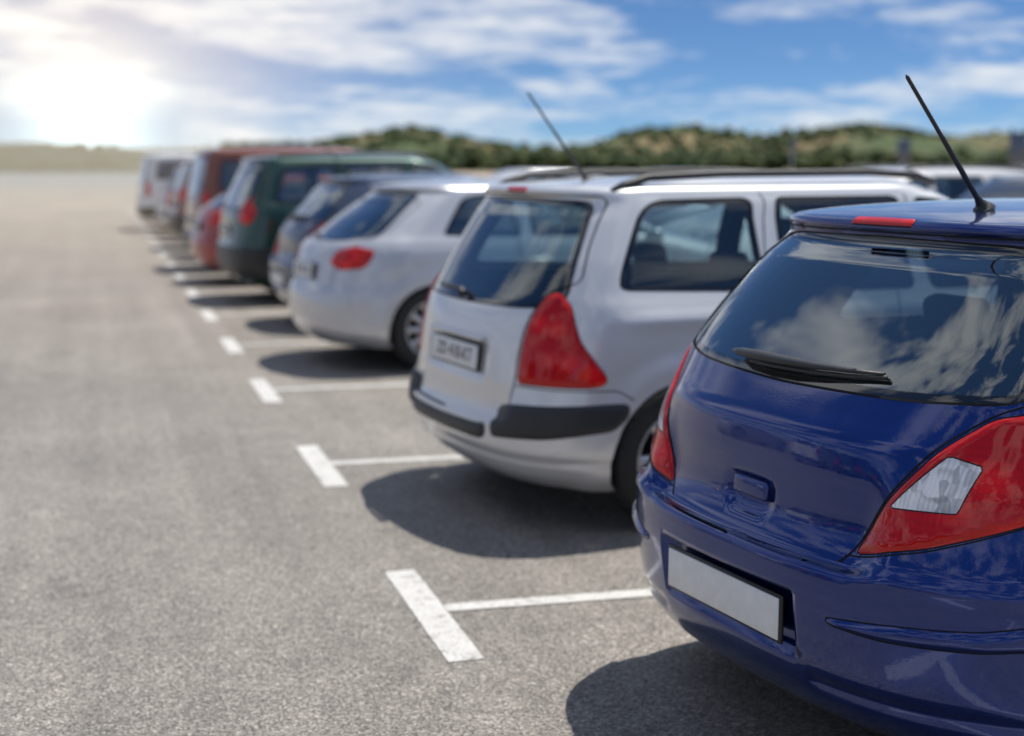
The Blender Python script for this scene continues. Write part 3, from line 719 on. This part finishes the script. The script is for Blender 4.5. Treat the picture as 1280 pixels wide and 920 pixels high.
b.inputs['Specular IOR Level'].default_value=.45
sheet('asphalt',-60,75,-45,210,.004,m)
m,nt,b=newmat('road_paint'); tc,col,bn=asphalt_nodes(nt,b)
wear=ramp(nt,noise(nt,tc,14,8,.75),[(.34,.8),(.48,.07)]); w2=ramp(nt,noise(nt,tc,90,3,.7),[(.35,.65),(.47,0)])
wv=mathn(nt,'MAXIMUM',wear,w2)
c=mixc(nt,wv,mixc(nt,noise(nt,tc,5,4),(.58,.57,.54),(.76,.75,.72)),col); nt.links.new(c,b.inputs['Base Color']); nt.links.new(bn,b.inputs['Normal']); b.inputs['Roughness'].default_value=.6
def strip(cx,cy,L,W,ang,vs,fs,z=.0075):
    n=max(4,int(L/.03)); o=len(vs); dx,dy=math.cos(ang),math.sin(ang)
    for i in range(n+1):
        t=-L/2+L*i/n
        for sg in (1,-1):
            w=W/2+random.gauss(0,.0012)
            vs.append((cx+dx*t-dy*w*sg,cy+dy*t+dx*w*sg,z))
    for i in range(n): fs.append((o+2*i+1,o+2*i+3,o+2*i+2,o+2*i))
vs=[];fs=[]
SX=1.085
for k in range(-3,19):
    y=4.69+2.545*k
    strip(SX,y,1.04,.12,math.pi/2-.0,vs,fs)
    a=-3*D2R; L=4.6; x0=SX+.063
    strip(x0+L/2*math.cos(a),y+.02+L/2*math.sin(a),L,.085,a,vs,fs)
    strip(-5.2,y,1.04,.12,math.pi/2,vs,fs); strip(-5.263-2.3,y,4.6,.085,0,vs,fs)
o=bpy.data.objects.new('parking_markings',mk_mesh('parking_markings',vs,fs,[m],smooth=False)); scene.collection.objects.link(o)

# ------------------------------------------------------------------ hills
prof=[(-900,186),(-200,188),(300,187),(380,185),(430,178),(470,167),(515,162),(560,169),(600,178),(640,183),(700,184),(740,178),(780,169),(850,159),(900,165),(950,172),(1000,166),(1050,157),(1090,153),(1130,162),(1180,171),(1220,168),(1300,165),(1500,170),(2300,178)]
paz=[16.55+math.degrees(math.atan((x-640)/1756)) for x,y in prof]; pel=[(203-y)/1756 for x,y in prof]
from mathutils import noise as mn
def ridge(azd):
    a=(azd+180)%360-180
    return float(np.interp(a,[-180]+paz+[180],[.012]+pel+[.012]))
azs=np.concatenate([np.arange(-12,48,.2),np.arange(48,348,2.)]); rs=np.concatenate([np.linspace(300,560,22),np.linspace(600,1200,8)])
vs=[];fs=[]
for a in azs:
    e=ridge(a)
    for r in rs:
        k=math.exp(-((r-560)/130)**2) if r<560 else math.exp(-((r-560)/400)**2)
        x,y=r*math.sin(a*D2R),r*math.cos(a*D2R)
        nz=mn.fractal(Vector((x*.012,y*.012,1)),1,2,5)
        h=(1.6+560*e)*k*(1+.08*nz)+nz*1.0*k-.3
        vs.append((x,y,h))
nr=len(rs);na=len(azs)
for i in range(na):
    j=(i+1)%na
    for k in range(nr-1): fs.append((i*nr+k,i*nr+k+1,j*nr+k+1,j*nr+k))
m,nt,b=newmat('hill_scrubland'); tc=N(nt,'ShaderNodeTexCoord').outputs['Object']
n1=ramp(nt,noise(nt,tc,.018,8,.65),[(.45,0),(.60,.95)]); n2=noise(nt,tc,.25,6,.7)
c=mixc(nt,n1,mixc(nt,n2,(.028,.050,.012),(.08,.105,.028)),mixc(nt,n2,(.17,.115,.05),(.28,.20,.10))); nt.links.new(c,b.inputs['Base Color']); b.inputs['Roughness'].default_value=1
me=mk_mesh('hills',vs,fs,[m]); hills=bpy.data.objects.new('hills',me); scene.collection.objects.link(hills)

def clumps(name,items,mats):
    bm=bmesh.new(); bmesh.ops.create_icosphere(bm,subdivisions=2,radius=1); bv=np.array([v.co[:] for v in bm.verts]); bf=np.array([[v.index for v in f.verts] for f in bm.faces]); bm.free()
    V=[];F=[];MI=[];o=0
    for (x,y,z,sx,sz,mi) in items:
        d=1+.28*np.random.randn(len(bv),1); v=bv*d*np.array([sx,sx*random.uniform(.7,1.2),sz]); a=random.uniform(0,6.28)
        R_=np.array([[math.cos(a),-math.sin(a),0],[math.sin(a),math.cos(a),0],[0,0,1]]); v=v@R_.T+np.array([x,y,z]); V.append(v);F.append(bf+o);o+=len(bv); MI+= [mi]*len(bf)
    me=mk_mesh(name,np.vstack(V),np.vstack(F),mats,MI,False); ob=bpy.data.objects.new(name,me); scene.collection.objects.link(ob); return ob
def foliage(name,c1,c2):
    m,nt,b=newmat(name); tc=N(nt,'ShaderNodeTexCoord').outputs['Object']
    nt.links.new(mixc(nt,noise(nt,tc,.6,5,.7),c1,c2),b.inputs['Base Color']); b.inputs['Roughness'].default_value=.9; return m
F1=foliage('foliage_dark',(.020,.040,.009),(.050,.078,.018)); F2=foliage('foliage_olive',(.045,.066,.016),(.09,.11,.030))
items=[]
def hh(a,r):
    e=ridge(a); k=math.exp(-((r-560)/130)**2) if r<560 else math.exp(-((r-560)/400)**2)
    x,y=r*math.sin(a*D2R),r*math.cos(a*D2R); nz=mn.fractal(Vector((x*.012,y*.012,1)),1,2,5)
    return x,y,(1.6+560*e)*k*(1+.08*nz)+nz*1.0*k-.3
for i in range(3000):
    a=random.uniform(-8,42); r=random.uniform(330,580); x,y,z=hh(a,r)
    if mn.noise(Vector((x*.02,y*.02,5)))<-.08+random.uniform(-.2,.2): continue
    s_=random.uniform(.6,1.7); items.append((x,y,z+s_*.4,s_*1.3,s_*.8,random.randint(0,1)))
clumps('hill_scrub',items,[F1,F2])
items=[]
for i in range(520):
    a=random.uniform(-10,44); r=random.uniform(235,300); h=random.uniform(1.8,3.8)*(0.6 if a<6 else 1)
    x,y=r*math.sin(a*D2R),r*math.cos(a*D2R); mi=random.randint(0,1)
    for j in range(5):
        items.append((x+random.uniform(-2,2),y+random.uniform(-2,2),h*random.uniform(.25,.85),random.uniform(.7,1.7),random.uniform(.5,1.0),mi))
clumps('distant_trees',items,[F1,F2])

def signpost(x,y,h,w,ph):
    e=bpy.data.objects.new('parking_sign',None); scene.collection.objects.link(e); e.location=(x,y,0)
    for n,me,mx in (('post',tube('post',[(0,0,0),(0,0,h)],[.04,.04],M['alloy']),Matrix.Identity(4)),('panel',rbox('panel',(w,.04,ph),.015,M['greyblue']),T(0,-.06,h-ph/2)),('base',rbox('base',(.3,.3,.12),.03,M['lining']),T(0,0,.06))):
        o=bpy.data.objects.new(n,me); scene.collection.objects.link(o); o.parent=e; o.matrix_local=mx
def at(px,dist):
    a=16.55*D2R+math.atan((px-640)/1756); return dist*math.sin(a),dist*math.cos(a)
x,y=at(1128,48); signpost(x,y,2.35,.5,.75)
x,y=at(1270,40); signpost(x,y,2.4,.55,.9)
x,y=at(990,90); signpost(x,y,2.9,.5,.6)

# added warm scatter volume over the far lane, standing in for sun bloom
m=bpy.data.materials.new('bloom_haze'); m.use_nodes=True; nt=m.node_tree; nt.nodes.clear()
o_=N(nt,'ShaderNodeOutputMaterial'); vsn=N(nt,'ShaderNodeVolumeScatter'); vsn.inputs['Color'].default_value=(1,.72,.42,1); vsn.inputs['Density'].default_value=.0095; vsn.inputs['Anisotropy'].default_value=.3
nt.links.new(vsn.outputs[0],o_.inputs['Volume'])
bm=bmesh.new(); bmesh.ops.create_cube(bm,size=1)
for v in bm.verts: v.co=Vector((-28+v.co.x*62+(6 if v.co.y>0 else 0),18+(v.co.y+.5)*145,(v.co.z+.5)*6+.02))
me=bpy.data.meshes.new('bloom_haze'); bm.to_mesh(me); bm.free(); me.materials.append(m)
o=bpy.data.objects.new('bloom_haze',me); scene.collection.objects.link(o)

# ------------------------------------------------------------------ light
EL,AZ=64,62
sd=Vector((math.cos(EL*D2R)*math.sin(AZ*D2R),math.cos(EL*D2R)*math.cos(AZ*D2R),math.sin(EL*D2R)))
sl=bpy.data.lights.new('sun','SUN'); sl.energy=5.0; sl.angle=.5*D2R; sl.color=(1,.955,.88)
so=bpy.data.objects.new('sun',sl); scene.collection.objects.link(so); so.rotation_euler=sd.to_track_quat('Z','Y').to_euler()
w=bpy.data.worlds.new('World'); scene.world=w; w.use_nodes=True; nt=w.node_tree; nt.nodes.clear()
out=N(nt,'ShaderNodeOutputWorld'); bg=N(nt,'ShaderNodeBackground'); bg.inputs[1].default_value=.088; nt.links.new(bg.outputs[0],out.inputs[0])
tc=N(nt,'ShaderNodeTexCoord').outputs['Generated']; sep=N(nt,'ShaderNodeSeparateXYZ'); nt.links.new(tc,sep.inputs[0])
zc=mathn(nt,'MAXIMUM',sep.outputs[2],0)
zz=mathn(nt,'ADD',mathn(nt,'MULTIPLY',zc,3.2),.05)
cv=N(nt,'ShaderNodeCombineXYZ'); nt.links.new(sep.outputs[0],cv.inputs[0]); nt.links.new(sep.outputs[1],cv.inputs[1]); nt.links.new(zz,cv.inputs[2])
nv=N(nt,'ShaderNodeVectorMath'); nv.operation='NORMALIZE'; nt.links.new(cv.outputs[0],nv.inputs[0])
sky=N(nt,'ShaderNodeTexSky'); sky.sky_type='NISHITA'; sky.sun_disc=False; sky.sun_elevation=EL*D2R; sky.sun_rotation=AZ*D2R; sky.air_density=1.0; sky.dust_density=.3; sky.ozone_density=2.5
nt.links.new(nv.outputs[0],sky.inputs[0])
den=mathn(nt,'ADD',zc,.10); px=mathn(nt,'DIVIDE',sep.outputs[0],den); py=mathn(nt,'DIVIDE',sep.outputs[1],den)
cp=N(nt,'ShaderNodeCombineXYZ'); nt.links.new(px,cp.inputs[0]); nt.links.new(py,cp.inputs[1]); cp.inputs[2].default_value=3.7
n1=noise(nt,cp.outputs[0],.95,9,.58,.4); n2=noise(nt,cp.outputs[0],4.2,8,.6,.3)
cl=mathn(nt,'ADD',mathn(nt,'MULTIPLY',n1,.70),mathn(nt,'MULTIPLY',n2,.30))
cfl=ramp(nt,cl,[(.465,0),(.54,.5),(.62,.95)])
# higher up: unseen broken cumulus, stretched to shape its reflection in the blue rear glass
REFL_AX=Vector((-.48,-.64,.60)).normalized()
dw=N(nt,'ShaderNodeVectorMath'); dw.operation='DOT_PRODUCT'; nt.links.new(tc,dw.inputs[0]); dw.inputs[1].default_value=REFL_AX
sw=N(nt,'ShaderNodeVectorMath'); sw.operation='SCALE'; sw.inputs[0].default_value=REFL_AX; nt.links.new(mathn(nt,'MULTIPLY',dw.outputs['Value'],-.74),sw.inputs['Scale'])
ad=N(nt,'ShaderNodeVectorMath'); ad.operation='ADD'; nt.links.new(tc,ad.inputs[0]); nt.links.new(sw.outputs[0],ad.inputs[1])
n3=noise(nt,ad.outputs[0],7.5,7,.58,.25)
cfh=ramp(nt,n3,[(.49,0),(.555,.6),(.64,1)])
hi=ramp(nt,zc,[(.14,0),(.24,1)])
cf=mixc(nt,hi,cfl,cfh)
skb=mixc(nt,1.0,sky.outputs[0],(.66,.93,1.16),'MULTIPLY')
skc=mixc(nt,cf,skb,(9.6,9.9,10.3))
hz=mathn(nt,'POWER',mathn(nt,'SUBTRACT',1,zc),28); hz=mathn(nt,'MULTIPLY',hz,.48)
skc=mixc(nt,hz,skc,(3.5,5.7,8.1))
dp=N(nt,'ShaderNodeVectorMath'); dp.operation='DOT_PRODUCT'; nt.links.new(tc,dp.inputs[0]); g=Vector((math.sin(-.2*D2R),1,.018)).normalized(); dp.inputs[1].default_value=g
dd=mathn(nt,'MAXIMUM',dp.outputs['Value'],0)
def glow(p,c): 
    v=N(nt,'ShaderNodeVectorMath'); v.operation='SCALE'; v.inputs[0].default_value=c; nt.links.new(mathn(nt,'POWER',dd,p),v.inputs['Scale']); return v.outputs[0]
acc=skc
for p,c in ((3000,(22,19,13)),(900,(13,10,5.4)),(220,(8.0,5.8,2.8)),(60,(3.4,2.3,1.1))):
    a=N(nt,'ShaderNodeVectorMath'); a.operation='ADD'; nt.links.new(acc,a.inputs[0]); nt.links.new(glow(p,c),a.inputs[1]); acc=a.outputs[0]
nt.links.new(acc,bg.inputs[0])

# ------------------------------------------------------------------ camera
cam=bpy.data.cameras.new('camera'); co=bpy.data.objects.new('camera',cam); scene.collection.objects.link(co); scene.camera=co
co.location=(0,0,1.6); co.rotation_euler=((90-8.42)*D2R,0,-16.55*D2R)
cam.sensor_fit='HORIZONTAL'; cam.sensor_width=36; cam.lens=36*1737/1280; cam.clip_start=.05; cam.clip_end=6000
cam.dof.use_dof=True; cam.dof.focus_distance=3.3; cam.dof.aperture_fstop=1.75
scene.view_settings.view_transform='Standard'; scene.view_settings.look='None'; scene.view_settings.exposure=0
print('total',round(time.time()-T0,1))
